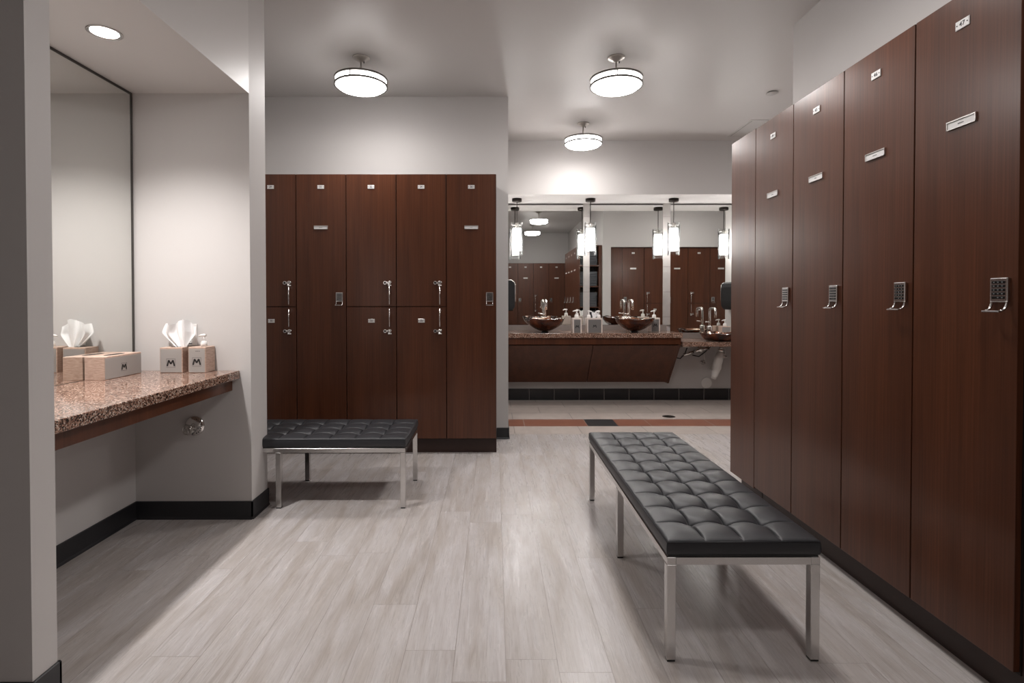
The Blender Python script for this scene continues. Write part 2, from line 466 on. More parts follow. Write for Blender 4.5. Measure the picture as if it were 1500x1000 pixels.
# ------------------------------------------------------------------ lockers
W = .3906
def plate_mesh(num, cx_, cz, y):
    m = MB()
    m.box(cx_ - .026, cx_ + .026, y - .003, y, cz - .0145, cz + .0145, 1, .0008, 1)
    m.box(cx_ - .0245, cx_ + .0245, y - .0036, y - .0029, cz - .013, cz + .013, 0)
    T = Matrix.Translation((cx_, y - .0039, cz)) @ Matrix.Rotation(PI / 2, 4, 'X')
    m.text(num, .021, T, 2)
    for sx in (-.019, .019): m.cyl((cx_ + sx, y - .0045, cz), (cx_ + sx, y - .003, cz), .0022, seg=8, m=2)
    return m
def name_mesh(cx_, cz, y, seed):
    m = MB(); rnd = random.Random(seed)
    m.box(cx_ - .054, cx_ + .054, y - .003, y, cz - .014, cz + .014, 0)
    m.box(cx_ - .052, cx_ + .052, y - .0036, y - .0029, cz - .012, cz + .009, 1)
    m.box(cx_ - .054, cx_ + .054, y - .006, y - .003, cz + .0105, cz + .014, 0)
    m.box(cx_ - .054, cx_ - .0515, y - .006, y - .003, cz - .014, cz + .0105, 0)
    m.box(cx_ + .0515, cx_ + .054, y - .006, y - .003, cz - .014, cz + .0105, 0)
    m.box(cx_ - .054, cx_ + .054, y - .006, y - .003, cz - .014, cz - .0125, 0)
    # tiny illegible handwriting
    n = rnd.choice((3, 4, 5)); x = cx_ - .0028 * n
    for i in range(n * 2):
        hgt = rnd.uniform(.0012, .003)
        m.box(x, x + .0012, y - .0040, y - .0035, cz - .0025 - hgt * .3, cz - .0025 + hgt, 2)
        if i % 2: m.box(x - .002, x + .001, y - .0040, y - .0035, cz - .0018, cz - .0008, 2)
        x += .0028
    return m
def keypad_mesh(cx_, y, z0=1.195, z1=1.268, wd=.056):
    m = MB()
    x0, x1 = cx_ - wd / 2, cx_ + wd / 2
    m.box(x0, x1, y - .010, y, z0, z1, 0, .003, 3)
    n = 5; ph = (z1 - z0 - .016) / n
    for i in range(n):
        a = z1 - .008 - (i + 1) * ph + .0018; b = a + ph - .0036
        m.box(x0 + .007, x1 - .007, y - .0115, y - .0095, a, b, 1, .0012, 2)
        for k in (-1, 0, 1):
            if i == n - 1 and k < 0: continue
            c = cx_ + k * .013
            m.box(c - .0022, c + .0022, y - .0118, y - .0114, (a + b) / 2 - .0012, (a + b) / 2 + .0012, 2)
    # pull below: two curved arms and a bar
    for sx in (x0 + .004, x1 - .004):
        pts = [(sx, y - .008, z0 + .004)]
        for q in range(7):
            t = q / 6 * PI / 2
            pts.append((sx, y - .007 - .020 * (1 - math.cos(t)), z0 - .026 * math.sin(t)))
        m.tube(pts, .0036, 8)
    m.box(x0, x1, y - .036, y - .024, z0 - .030, z0 - .0245, 0, .002, 2)
    return m
def pull_mesh(x, y, z0, z1):
    m = MB()
    m.cyl((x, y - .028, z0), (x, y - .028, z1), .0042, seg=14)
    for z in (z0 + .020, z1 - .020): m.cyl((x, y, z), (x, y - .028, z), .003, seg=10)
    return m
def camlock_mesh(xr, y, z):
    m = MB()
    m.cyl((xr - .087, y, z + .004), (xr - .087, y - .012, z + .004), .0135, seg=20)
    m.cyl((xr - .087, y - .012, z + .004), (xr - .087, y - .014, z + .004), .008, seg=16, m=1)
    m.box(xr - .085, xr - .052, y - .006, y, z - .004, z + .010, 0, .002, 1)
    pts = [(xr - .050 + .014 * math.cos(t), y - .016, z + .002 + .014 * math.sin(t)) for t in [i * 2 * PI / 14 for i in range(12)]]
    m.tube(pts, .0042, 8)
    m.cyl((xr - .050, y, z + .002), (xr - .050, y - .014, z + .002), .008, seg=14)
    m.box(xr - .062, xr - .036, y - .026, y - .012, z - .020, z - .012, 2, .002, 1)
    return m

def locker(kind, nums, loc, rz, label, group, ztop=2.19, wd=W, named=True, depth=.41, lean=False, knob=False):
    t = thing('locker', loc, label, 'locker', group, rz)
    b = MB()
    b.box(.001, wd - .001, .020, depth, .112, ztop, 0)
    b.build('body', 'gap', t)
    p = MB(); p.box(.0, wd, .052, depth, 0, .112, 0); p.build('plinth', 'plinth', t)
    zb, g = .119, .0029
    def door(z0, z1):
        d = MB(); d.box(g, wd - g, 0, .019, z0 + g, z1 - g, 0, .0012, 2)
        return d.build('door', 'wood', t)
    if kind == 'tall':
        d = door(zb, ztop)
        plate_mesh(nums[0], wd / 2, ztop - .102, 0).build('number_plate', ['plate', 'platefr', 'ink'], d)
        if named: name_mesh(wd / 2, 1.774, 0, nums[0]).build('name_plate', ['platefr', 'plate', 'ink'], d)
        keypad_mesh(wd - .053, 0).build('keypad_lock', ['brushed', 'key', 'keytext'], d)
    elif kind == 'double':
        d1 = door(1.156, ztop); d2 = door(zb, 1.156)
        plate_mesh(nums[0], wd / 2, ztop - .102, 0).build('number_plate', ['plate', 'platefr', 'ink'], d1)
        plate_mesh(nums[1], wd / 2, 1.046, 0).build('number_plate', ['plate', 'platefr', 'ink'], d2)
        pull_mesh(wd - .05, 0, 1.173, 1.312).build('pull_handle', 'chrome', d1)
        pull_mesh(wd - .05, 0, 1.000, 1.138).build('pull_handle', 'chrome', d2)
        camlock_mesh(wd, 0, 1.338).build('cam_lock', ['chrome', 'black', 'whiteplastic'], d1)
        camlock_mesh(wd, 0, .962).build('cam_lock', ['chrome', 'black', 'whiteplastic'], d2)
    return t

# back row, left to right (x of the left edge)
XB = .0162
back = [('double', ('29', '30'), -4.99, 'two-door brown locker 29, left end of the back row, partly behind the wall'),
        ('tall', ('31',), -4, 'tall dark brown locker 31 with keypad, second from left in the back row'),
        ('double', ('32', '33'), -3, 'two-door dark brown locker 32, middle of the five in the back row'),
        ('double', ('34', '35'), -2, 'two-door dark brown locker 34, between the middle locker and the right end one'),
        ('tall', ('36',), -1, 'tall dark brown locker 36 at the right end of the back row')]
for i, (k, n, _, lb) in enumerate(back):
    locker(k, n, (XB - (5 - i) * W, YB, 0), 0, lb, 'dark wood lockers along the back wall', depth=YW - YB - .004)
# right row, far to near; rotation -90 turns local depth to +X
Y0 = 3.1009
rl = [('44', 'tall dark brown locker 44, farthest numbered one in the right-hand row'),
      ('45', 'tall dark brown locker 45, second numbered one from the far end of the right-hand row'),
      ('46', 'tall dark brown locker 46 in the right-hand row, next to the nearest one'),
      ('47', 'tall dark brown locker 47, nearest to the camera in the right-hand row')]
for i, (n, lb) in enumerate(rl):
    locker('tall', (n,), (XR, Y0 - i * W, 0), -PI / 2, lb, 'dark wood lockers along the right wall', depth=XRW - XR - .003)
# corner filler after locker 47
e = MB(); yq = Y0 - 4 * W
e.box(XR + .022, XRW - .003, 1.36, yq - .002, 0, 2.19)
tag(e.build('corner_filler', 'plinth'), 'dark filler panel at the right edge of the photo beside locker 47', 'panel')

# lockers facing the sinks, seen in the mirrors
ZK = 2.15
xs = [4.22, 3.83, 3.44, 3.05, 2.66]
kinds = [('tall', ('57',)), ('double', ('55', '56')), ('tall', ('54',)), ('double', ('52', '53')), ('tall', ('51',))]
place = ['reflected at the right end of the vanity mirrors', 'reflected between the two right-hand faucets and the mirror edge',
         'reflected behind the pale tile strip on the right', 'reflected left of the right tile strip', 'reflected behind the faucet of the middle sink']
for x, (k, n), pl in zip(xs, kinds, place):
    locker(k, n, (x, 3.42, 0), PI, ('tall' if k == 'tall' else 'two-door') + ' brown locker ' + pl, 'lockers facing the sinks', ztop=ZK, wd=.3895, depth=.43)
e = MB(); e.box(2.064, 2.27, 3.0, 3.42, 0, ZK)
tag(e.build('filler_panel', 'wood'), 'plain brown filler panel beside the lockers reflected in the middle mirror', 'panel')
# lockers behind the camera, seen in the left mirror
xs = [1.76, 1.37, .98, .59, .20]
kinds = [('tall', ('48',)), ('double', ('11', '12')), ('tall', ('10',)), ('double', ('8', '9')), ('tall', ('7',))]
place = ['reflected at the right of the left mirror beside the slanting row', 'reflected above the left glass bowl in the left mirror',
         'reflected left of the left faucet in the left mirror', 'reflected at the extreme left of the left mirror', 'behind the camera, farthest left of its row']
for x, (k, n), pl in zip(xs, kinds, place):
    locker(k, n, (x, -.55, 0), PI, ('tall' if k == 'tall' else 'two-door') + ' brown locker ' + pl, 'lockers behind the camera', ztop=ZK, wd=.39, depth=.42)
e = MB(); e.box(1.762, XRW - .004, -.97, -.55, 0, ZK)
tag(e.build('filler_panel', 'wood'), 'plain brown filler panel behind the camera in the corner', 'panel')

# towel cabinet at the far end of the right row, opening towards the sinks
cab = thing('towel_cabinet', (XR, Y0 + .002, 0), 'dark brown open-fronted towel cabinet at the far end of the right-hand locker row', 'cabinet')
cw, cd = XRW - XR - .004, 3.41 - Y0
m = MB(); m.box(0, .02, 0, cd, .112, 2.19, 0, .001, 1); m.build('side_panel', 'wood', cab)
m = MB(); m.box(cw - .055, cw, 0, cd, .112, 2.19, 0, .001, 1); m.build('side_panel', 'wood', cab)
m = MB(); m.box(.02, cw - .055, 0, .012, .112, 2.19); m.build('back_panel', 'gap', cab)
m = MB(); m.box(.02, cw - .055, .012, cd, 2.17, 2.19); m.build('top_panel', 'wood', cab)
m = MB(); m.box(.05, cw, 0, cd - .05, 0, .112); m.build('plinth', 'plinth', cab)
shelfz = [.112, .42, .74, 1.075, 1.445, 1.815]
for z in shelfz:
    m = MB(); m.box(.02, cw - .055, .012, cd - .004, z, z + .020, 0, .001, 1); m.build('shelf', 'wood', cab)
def towel_mesh(L, D, H, sd):
    m = MB(); rnd = random.Random(sd)
    prof = []
    n = 10
    for layer in range(3):
        pass
    # folded edge towards the opening: rounded stack of three folds
    hz = H / 3; poly = [(0, 0)]
    for k in range(3):
        for q in range(5):
            a = -PI / 2 + PI * q / 4
            poly.append((D - hz / 2 + hz / 2 * math.cos(a), hz * k + hz / 2 + hz / 2 * .93 * math.sin(a)))
    poly.append((0, H))
    m.prism(poly, 'x', 0, L)
    return m
names = ['top', 'second', 'third', 'fourth', 'fifth', 'bottom']
for ci, z in enumerate(shelfz[1:]):
    gap = ([*shelfz, 2.17][shelfz.index(z) + 1]) - z - .02
    cnt = 5 if gap > .3 else 4
    lvl = names[len(shelfz) - 1 - (ci + 1)]
    for k in range(cnt):
        H = .052
        t = towel_mesh(.30, .25, H - .002, k + ci * 9).build('folded_towel', 'towel', None, (XR + .024 + random.uniform(0, .008), Y0 + .02, z + .0205 + k * H))
        tag(t, 'dark grey folded towel in the %s compartment of the towel cabinet' % lvl, 'towel', 'grey towels in the %s compartment of the towel cabinet' % lvl)

# ------------------------------------------------------------------ benches
BL, BW_ = 1.47, .508      # length, width (local x = width, y = length)
def bench(loc, rz, label):
    t = thing('bench', loc, label, 'bench', 'tufted leather benches', rz)
    # frame: rails
    m = MB(); tk = .030; z0, z1 = .325, .350
    m.box(0, tk, 0, BL, z0, z1, 0, .0015, 1); m.box(BW_ - tk, BW_, 0, BL, z0, z1, 0, .0015, 1)
    for y in (0, BL / 2 - tk / 2, BL - tk): m.box(tk, BW_ - tk, y, y + tk, z0 + .0005, z1 - .0005, 0)
    m.build('frame', 'brushed', t)
    m = MB(); m.box(.004, BW_ - .004, .004, BL - .004, z1, z1 + .006, 0); m.build('seat_board', 'black', t)
    for y in (0, BL / 2 - tk / 2, BL - tk):
        for x in (0, BW_ - tk):
            l = MB(); l.box(x, x + tk, y, y + tk, .006, z0, 0, .0015, 1); lo = l.build('leg', 'brushed', t)
            f = MB(); f.box(x + .002, x + tk - .002, y + .002, y + tk - .002, 0, .0065); f.build('foot_pad', 'black', lo)
    # cushion
    nx, ny = 4, 10; px, py = BW_ / nx, BL / ny
    zt, zb = .405, z1 + .006
    def H(x, y):
        u, v = x / px, y / py
        fu, fv = u - round(u), v - round(v)
        dx, dy = abs(fu) * px, abs(fv) * py
        iu = 0 < round(u) < nx; iv = 0 < round(v) < ny
        puff = (abs(math.sin(PI * u)) ** .42) * (abs(math.sin(PI * v)) ** .42)
        eb = min(x, BW_ - x, y, BL - y)
        ef = min(1, eb / .05)
        z = zt + .0095 * puff * (.4 + .6 * ef) + .0015
        if iu: z -= (.0065 * math.exp(-(dx / .0034) ** 2)) * ef
        if iv: z -= (.0065 * math.exp(-(dy / .0034) ** 2)) * ef
        cu = min(max(round(u), 1), nx - 1) * px; cv = min(max(round(v), 1), ny - 1) * py
        r = math.hypot(x - cu, y - cv)
        z -= .018 * math.exp(-(r / .024) ** 1.25)
        # rounded rim
        q = min(1, eb / .012); z -= .006 * (1 - math.sqrt(max(0, 1 - (1 - q) ** 2)))
        return z
    m = MB()
    def axis(L, p, n):
        s = set([0, .002, .005, .009, L, L - .002, L - .005, L - .009])
        for k in range(n):
            for a in (0, .012, .024, .04, .065, .1, .16, .24, .33, .42, .5, .58, .67, .76, .84, .9, .935, .96, .976, .988): s.add((k + a) * p)
        return sorted(s)
    ax, ay = axis(BW_, px, nx), axis(BL, py, ny)
    V = [[m.bm.verts.new((x, y, H(x, y))) for y in ay] for x in ax]
    for i in range(len(ax) - 1):
        for j in range(len(ay) - 1):
            f = m.bm.faces.new((V[i][j], V[i + 1][j], V[i + 1][j + 1], V[i][j + 1])); f.smooth = True
    loop = [V[i][0] for i in range(len(ax))] + [V[-1][j] for j in range(1, len(ay))] + [V[i][-1] for i in range(len(ax) - 2, -1, -1)] + [V[0][j] for j in range(len(ay) - 2, 0, -1)]
    prev = loop
    for (ins, z) in ((-.0015, zt - .012), (-.0025, zt - .028), (-.001, zb + .006), (.003, zb)):
        nw = []
        for v in loop:
            x, y = v.co.x, v.co.y
            sx = -1 if x > BW_ / 2 else 1; sy = -1 if y > BL / 2 else 1
            nxx = x + sx * ins if (x < 1e-4 or x > BW_ - 1e-4) else x
            nyy = y + sy * ins if (y < 1e-4 or y > BL - 1e-4) else y
            nw.append(m.bm.verts.new((nxx, nyy, z)))
        for k in range(len(loop)):
            f = m.bm.faces.new((prev[k], prev[(k + 1) % len(loop)], nw[(k + 1) % len(loop)], nw[k])); f.smooth = True
        prev = nw
    m.bm.faces.new(prev)
    cu = m.build('cushion', 'leather', t)
    p = MB(); e = .0005
    zz = zt - .0045
    for a, b in (((e, e), (BW_ - e, e)), ((BW_ - e, e), (BW_ - e, BL - e)), ((BW_ - e, BL - e), (e, BL - e)), ((e, BL - e), (e, e))):
        p.cyl((*a, zz), (*b, zz), .0022, seg=8)
    p.build('piping', 'leather', cu)
    bp = MB(); bp.lathe([(0, .005), (.005, .0042), (.0082, .0020), (.009, -.001), (.007, -.007), (0, -.007)], seg=16)
    b0 = bp.build('button', 'leather', cu); first = True
    for i in range(1, nx):
        for j in range(1, ny):
            o = b0 if first else b0.copy()
            if not first: COL.objects.link(o); o.parent = cu
            first = False
            o.location = (i * px, j * py, H(i * px, j * py) + .0075)
    return t
bench((.572, 1.768, 0), 0, 'long black tufted leather bench on steel legs in front of the right-hand lockers')
bench((-.515, 3.092, 0), PI / 2, 'black tufted leather bench in front of the back lockers, partly hidden by the wall')

# ------------------------------------------------------------------ ceiling lamps
def drum(x, y, label, dim=False):
    t = thing('ceiling_lamp', (x, y, ZC), label, 'lamp', 'drum ceiling lamps')
    m = MB(); m.lathe([(0, 0), (.0625, 0), (.0625, -.006), (.058, -.009), (.030, -.024), (.012, -.034), (0, -.034)], seg=36); m.build('canopy', 'nickel', t)
    m = MB(); m.cyl((0, 0, -.157), (0, 0, -.03), .006, seg=12); m.cyl((0, 0, -.160), (0, 0, -.143), .011, seg=14); m.build('stem', 'nickel', t)
    m = MB(); m.cyl((.022, 0, -.04), (.022, 0, -.02), .004, seg=8); m.build('set_screw', 'black', t)
    m = MB(); m.lathe([(0, -.156), (.176, -.156), (.176, -.1555), (0, -.1535)][::-1] , seg=48); m.build('top_pan', 'whiteplastic', t)
    m = MB(); m.lathe([(.176, -.158), (.178, -.159), (.178, -.204), (.172, -.211), (.158, -.221), (.12, -.231), (.06, -.236), (0, -.237)], seg=56, mfun=lambda j: 1 if j < 4 else 0); m.build('shade', ['drumdim', 'drumdim'] if dim else ['drum', 'drumside'], t)
    for z in (-.159, -.203):
        m = MB(); m.lathe([(.179, z - .0065), (.190, z - .0065), (.190, z + .0065), (.179, z + .0065)], seg=56, closed=True); ring = m.build('ring', 'ringmetal', t)
        if z < -.18:
            for k in range(3):
                a = PI / 2 + .35 + k * 2 * PI / 3
                q = MB(); q.box(-.004, .004,   .181, .186, -.200, -.160); q.build('ring_strut', 'ringmetal', ring, rot=(0, 0, a + PI))
    return t
LX = .885
drum(-.965, 3.92, 'drum ceiling lamp with white shade in front of the back lockers, upper left')
drum(LX, 3.92, 'larger of the two drum ceiling lamps over the aisle to the sinks')
drum(LX, 5.37, 'farthest drum ceiling lamp, just before the bulkhead over the mirrors')
drum(LX, 2.3, 'drum ceiling lamp above the long bench, seen only in the left mirror, upper one')
drum(LX, .45, 'drum ceiling lamp near the camera, seen only in the left mirror, lower one', True)
drum(3.25, 3.95 + .45, 'drum ceiling lamp seen only in the right mirror, in the side bay')

# pendants
def pendant(x, y, label):
    t = thing('pendant_lamp', (x, y, ZF), label, 'lamp', 'glass pendants over the sinks')
    m = MB(); m.lathe([(0, 0), (.056, 0), (.056, -.03), (.05, -.036), (0, -.036)], seg=32); m.build('canopy', 'bronze', t)
    m = MB(); m.cyl((0, 0, -.29), (0, 0, -.03), .0045, seg=10); m.build('stem', 'bronze', t)
    m = MB(); m.cyl((0, 0, -.34), (0, 0, -.278), .021, seg=20); m.cyl((-.062, 0, -.30), (.062, 0, -.30), .0045, seg=8); m.build('socket', 'nickel', t)
    m = MB(); m.lathe([(0, -.34), (.044, -.34), (.046, -.345), (.046, -.585), (.042, -.592), (0, -.592)], seg=32, mfun=lambda j: 1 if j == 0 else 0); m.build('light_tube', ['pend', 'nickel'], t)
    m = MB(); m.lathe([(.068, -.265), (.068, -.645)], seg=40); m.build('glass_cylinder', 'glass', t)
    m = MB(); m.lathe([(.064, -.612), (0, -.612)], seg=40); m.build('glass_base', 'glass', t)
    return t
YP = 6.19
pendant(.260, YP, 'glass cylinder pendant lamp at the left end of the vanity mirrors')
pendant(1.105, YP, 'glass cylinder pendant lamp in front of the left tile strip')
pendant(2.063, YP, 'glass cylinder pendant lamp right of the right tile strip')
pendant(2.89, YP, 'glass cylinder pendant lamp seen only in the mirror beside the right-hand lockers')

# downlight in the niche soffit
t = thing('downlight', (-1.643, 2.285, ZS), 'round recessed downlight over the make-up counter', 'lamp')
m = MB(); m.lathe([(.052, 0), (.066, 0), (.066, -.003), (.062, -.005), (.050, -.003)], seg=40, closed=True); m.build('trim_ring', 'brushed', t)
m = MB(); m.lathe([(0, -.001), (.052, -.001), (.052, -.0015), (0, -.0015)], seg=32); m.build('lens', 'down', t)
sp = bpy.data.lights.new('downlight_beam', 'SPOT'); sp.energy = SPOT; sp.spot_size = math.radians(126); sp.spot_blend = 1.0; sp.shadow_soft_size = .05; sp.color = LAMPC[:3]
so = bpy.data.objects.new('downlight_beam', sp); COL.objects.link(so); so.parent = t; so.location = (0, 0, -.008)

# ceiling details
t = thing('ceiling_vent', (2.79, 5.52, ZC), 'square white ceiling vent above the far end of the right-hand lockers', 'vent')
m = MB()
m.box(-.29, .29, -.27, -.245, -.006, 0); m.box(-.29, .29, .245, .27, -.006, 0); m.box(-.29, -.27, -.245, .245, -.006, 0); m.box(.27, .29, -.245, .245, -.006, 0)
m.build('frame', 'vent', t)
m = MB(); m.box(-.262, .27, -.245, .245, -.004, -.0005); m.build('panel', 'vent', t)
m = MB(); m.box(-.27, -.262, -.245, .245, -.003, -.0005); m.build('slot', 'slot', t)
t = thing('sprinkler_cover', (2.352, 4.57, ZC), 'small round sprinkler cover on the ceiling above the right-hand lockers', 'sprinkler')
m = MB(); m.lathe([(0, -.012), (.044, -.012), (.046, -.010), (.046, -.007), (0, -.007)], seg=32); m.build('cover_plate', 'vent', t)
m = MB(); m.cyl((0, 0, -.007), (0, 0, 0), .038, seg=24); m.build('cup', 'black', t)
t = thing('floor_drain', (1.81, 5.56, 0), 'round metal floor drain in the pale tiles', 'drain')
m = MB(); m.lathe([(0, .002), (.055, .002), (.065, .001), (.066, 0), (0, 0)], seg=28)
m.build('grate', 'bronze', t)
m = MB()
for k in range(8):
    a = k * PI / 4; m.cyl((.03 * math.cos(a), .03 * math.sin(a), .0019), (.03 * math.cos(a), .03 * math.sin(a), .0026), .007, seg=8)
m.build('holes', 'slot', t)

# ------------------------------------------------------------------ make-up counter (left niche)
ZK1 = .820
m = MB(); m.box(XM + .001, -1.400, YJ + .001, YN - .001, .776, ZK1, 0, .003, 2)
tag(m.build('granite_countertop', 'granite'), 'speckled pink-brown granite make-up counter in the left niche', 'countertop')
t = thing('counter_apron', (-1.459, YJ + .02, .71), 'dark wood apron under the left granite counter', 'apron')
m = MB(); m.box(0, .019, 0, YN - YJ - .022, 0, .066, 0, .001, 1); m.build('board', 'wood', t)
m = MB(); m.box(-.515, 0, YN - YJ - .045, YN - YJ - .0215, 0.03, .066); m.build('bracket', 'wood', t)
t = thing('vanity_mirror', (XM, YJ, ZK1), 'large frameless mirror over the make-up counter', 'mirror')
m = MB(); m.box(.0005, .005, .004, YN - YJ - .020, .002, ZS - ZK1 - .014); m.build('glass', 'mirror', t)
m = MB(); m.box(.0005, .0075, YN - YJ - .020, YN - YJ - .008, .002, ZS - ZK1 - .002); m.box(.0005, .0075, .004, YN - YJ - .020, ZS - ZK1 - .014, ZS - ZK1 - .002); m.build('edge_trim', 'mirroredge', t)

def logo(m, cx_, cz, y, s, idx=3):
    # black M in a thin square outline, on a face looking along -y
    T = Matrix.Translation((cx_, y - .0004, cz)) @ Matrix.Rotation(PI / 2, 4, 'X')
    q = s * .5
    for (a, b, c, d) in ((-q, q, -q, -q + s * .045), (-q, q, q - s * .045, q), (-q, -q + s * .045, -q, q), (q - s * .045, q, -q, q)):
        m.box(cx_ + a, cx_ + b, y - .0004, y + .0001, cz + c, cz + d, idx + 1)
    k = s * .43; wd = s * .17
    def bar(x0, z0, x1, z1):
        dx, dz = x1 - x0, z1 - z0; L = math.hypot(dx, dz); nx_, nz = -dz / L * wd / 2, dx / L * wd / 2
        pl = [(x0 + nx_, z0 + nz), (x1 + nx_, z1 + nz), (x1 - nx_, z1 - nz), (x0 - nx_, z0 - nz)]
        m.prism([(cx_ + a, cz + b) for a, b in pl], 'y', y - .0007, y, idx)
    bar(-k * .95, -k * .8, -k * .55, k * .75); bar(-k * .55, k * .75, 0, -k * .25)
    bar(0, -k * .25, k * .55, k * .75); bar(k * .55, k * .75, k * .95, -k * .8)

def box_holder(t, w_, d_, h_, face=('y',), slot=None, s=.042, cz=None, far=False):
    """bamboo box with a steel front (local -y), origin at the front-left-bottom corner"""
    m = MB(); m.box(0, w_, .002, d_, 0, h_, 0, .0015, 1)
    m.build('box_body', 'bambooglare' if far else 'bamboo', t)
    e_ = .014 if far else .004
    f = MB(); f.box(e_, w_ - e_, 0, .0021, .003, h_ - (.016 if far else .008), 0)
    logo(f, w_ / 2, (cz or h_ * .42), 0, s, 1)
    f.build('steel_front', ['steeldark' if far else 'steelface', 'ink', 'steeldark'], t)
    if slot:
        g = MB(); rx, ry = slot; c = (w_ / 2, d_ / 2)
        g.lathe([(0, .0004), (1, .0004), (1, 0), (0, 0)], seg=32)
        for v in g.bm.verts: v.co.x *= rx; v.co.y *= ry
        g.build('slot', 'slot', t, loc=(c[0], c[1], h_))

def tissue_mesh(hgt, wd, sd, n=36, k=14, twist=0., depth=.3):
    rnd = random.Random(sd); m = MB()
    ph = [rnd.uniform(0, 6.28) for _ in range(5)]
    def fn(u, v):
        # v up, u across; gathered at the base and flaring into folds
        a = (u - .5) * 2
        fl = (.28 + .72 * min(1, v * 1.6)) * (1 - .12 * max(0, v - .55) / .45)
        x = a * wd / 2 * fl + .012 * math.sin(3 * v + ph[3])
        y = depth * wd * (.25 + .75 * v) * .5 * math.sin(a * 6.5 + ph[0]) * (1 - .35 * v) + .05 * wd * math.sin(a * 13 + ph[1] + 3 * v)
        z = hgt * v * (1 - .18 * abs(math.sin(a * 2.1 + ph[2])) - .10 * a * a) + .004 * math.sin(9 * a + ph[4]) * v
        return (x, y, z)
    m.grid(fn, n, k)
    return m

def pump_part(t, x, y, z, sc=1., dirx=-1, neck=True):
    m = MB(); R = .017 * sc
    m.lathe([(0, 0), (R, 0), (R, .020 * sc), (R * .8, .025 * sc), (R * .8, .030 * sc), (0, .030 * sc)], (x, y, z), seg=24)
    b = m.build('pump_collar', 'whiteplastic', t)
    m = MB(); m.cyl((x, y, z + .03 * sc), (x, y, z + .055 * sc), .0045 * sc, seg=10); m.build('pump_stem', 'whiteplastic', t)
    m = MB(); m.tube([(x - dirx * .010 * sc, y, z + .060 * sc), (x, y, z + .061 * sc), (x + dirx * .018 * sc, y, z + .060 * sc), (x + dirx * .030 * sc, y, z + .055 * sc)], [.0075 * sc, .008 * sc, .0055 * sc, .004 * sc], 12); m.build('pump_head', 'whiteplastic', t)

# cube tissue box
t = thing('tissue_box', (-1.776, 2.848, ZK1 + .0002), 'square bamboo and steel M tissue box left of the niche counter pump box', 'tissue box')
box_holder(t, .120, .098, .134, slot=(.028, .022), s=.047, cz=.052)
tm = tissue_mesh(.160, .185, 11, depth=.22); o = tm.build('tissue', 'tissue', t, loc=(.088, .049, .130))
# pump box
t = thing('lotion_box', (-1.625, 2.848, ZK1 + .0002), 'narrow bamboo and steel M box with a white pump on the niche counter', 'dispenser')
box_holder(t, .092, .098, .136, s=.047, cz=.058)
m = MB()
for i in range(5): m.box(.040 + i * .005, .0435 + i * .005, -.0004, .0001, .114, .1165)
m.build('small_print', 'ink', t)
pump_part(t, .062, .045, .136)
# long box: steel side faces +X (rotate +90: local x -> +Y, local -y -> +X)
t = thing('tissue_box', (-1.871, 2.578, ZK1 + .0002), 'long low bamboo box with a steel M side standing against the niche mirror', 'tissue box', rz=PI / 2)
box_holder(t, .270, .098, .112, slot=(.07, .022), s=.040, cz=.05)

# outlet on the niche end wall
t = thing('power_outlet', (-1.667, YN, 1.016), 'white double wall outlet behind the tissue, reflected in the niche mirror', 'outlet')
m = MB(); m.box(-.036, .036, -.006, -.0003, -.058, .058, 0, .002, 2); m.build('cover_plate', 'whiteplastic', t)
m = MB()
for z in (-.026, .026):
    for x in (-.007, .007): m.box(x - .0015, x + .0015, -.0068, -.0058, z + .001, z + .010)
    m.cyl((0, -.0068, z - .008), (0, -.0058, z - .008), .0025, seg=10)
m.box(-.010, .010, -.0068, -.0058, -.050, -.046)
m.build('socket_holes', 'ink', t)

# round valve under the counter
t = thing('wall_valve', (-1.648, YN, .515), 'round chrome valve on the niche wall below the granite counter', 'valve')
m = MB(); m.lathe([(0, 0), (.054, 0), (.054, .004), (.048, .010), (.030, .016), (0, .018)], seg=36)
m.bm.transform(Matrix.Rotation(PI / 2, 4, 'X')); m.build('escutcheon', 'chrome', t)
m = MB(); m.cyl((-.014, -.014, -.012), (-.014, -.046, -.012), .011, seg=16)
m.build('spindle', 'nickel', t)
m = MB()
pts = [(-.016 + .026 * math.cos(a), -.048, -.012 + .026 * math.sin(a)) for a in [i * 2 * PI / 24 for i in range(25)]]
m.tube(pts, .0035, 8)
for k in range(5):
    a = k * 2 * PI / 5; m.cyl((-.016, -.048, -.012), (-.016 + .025 * math.cos(a), -.048, -.012 + .025 * math.sin(a)), .003, seg=8)
m.cyl((-.016, -.054, -.012), (-.016, -.044, -.012), .008, seg=12)
m.build('hand_wheel', 'nickel', t)
m = MB()
for k in range(9):
    a = -1.2 + k * .3; m.cyl((.041 * math.cos(a), -.0142, .041 * math.sin(a)), (.041 * math.cos(a), -.009, .041 * math.sin(a)), .003, seg=8)
m.build('holes', 'black', t)

# ------------------------------------------------------------------ sink wall
ZU, ZL = .842, .745
XS0, XS1, XS2 = XW + .001, 2.083, 3.019
YCF = 5.93
t = thing('granite_vanity_top', (XS0, YCF, ZU), 'long upper granite counter under the left two glass bowls', 'countertop')
m = MB(); m.box(0, XS1 - XS0, 0, YM - YCF - .001, -.052, 0, 0, .003, 2); m.build('slab', 'granite', t)
m = MB(); m.box(0, XS1 - XS0 - .001, YM - YCF - .022, YM - YCF - .001, .0003, .066, 0, .001, 1); m.build('backsplash', 'stone', t)
t = thing('granite_vanity_top', (XS1 + .001, YCF, ZL), 'lower granite counter at the right, under the shallow glass bowl', 'countertop')
m = MB(); m.box(0, XS2 - XS1 - .001, 0, YM - YCF - .001, -.052, 0, 0, .003, 2); m.build('slab', 'granite', t)
m = MB(); m.box(0, XS2 - XS1 - .001, YM - YCF - .022, YM - YCF - .001, .0003, .068, 0, .001, 1); m.build('backsplash', 'stone', t)
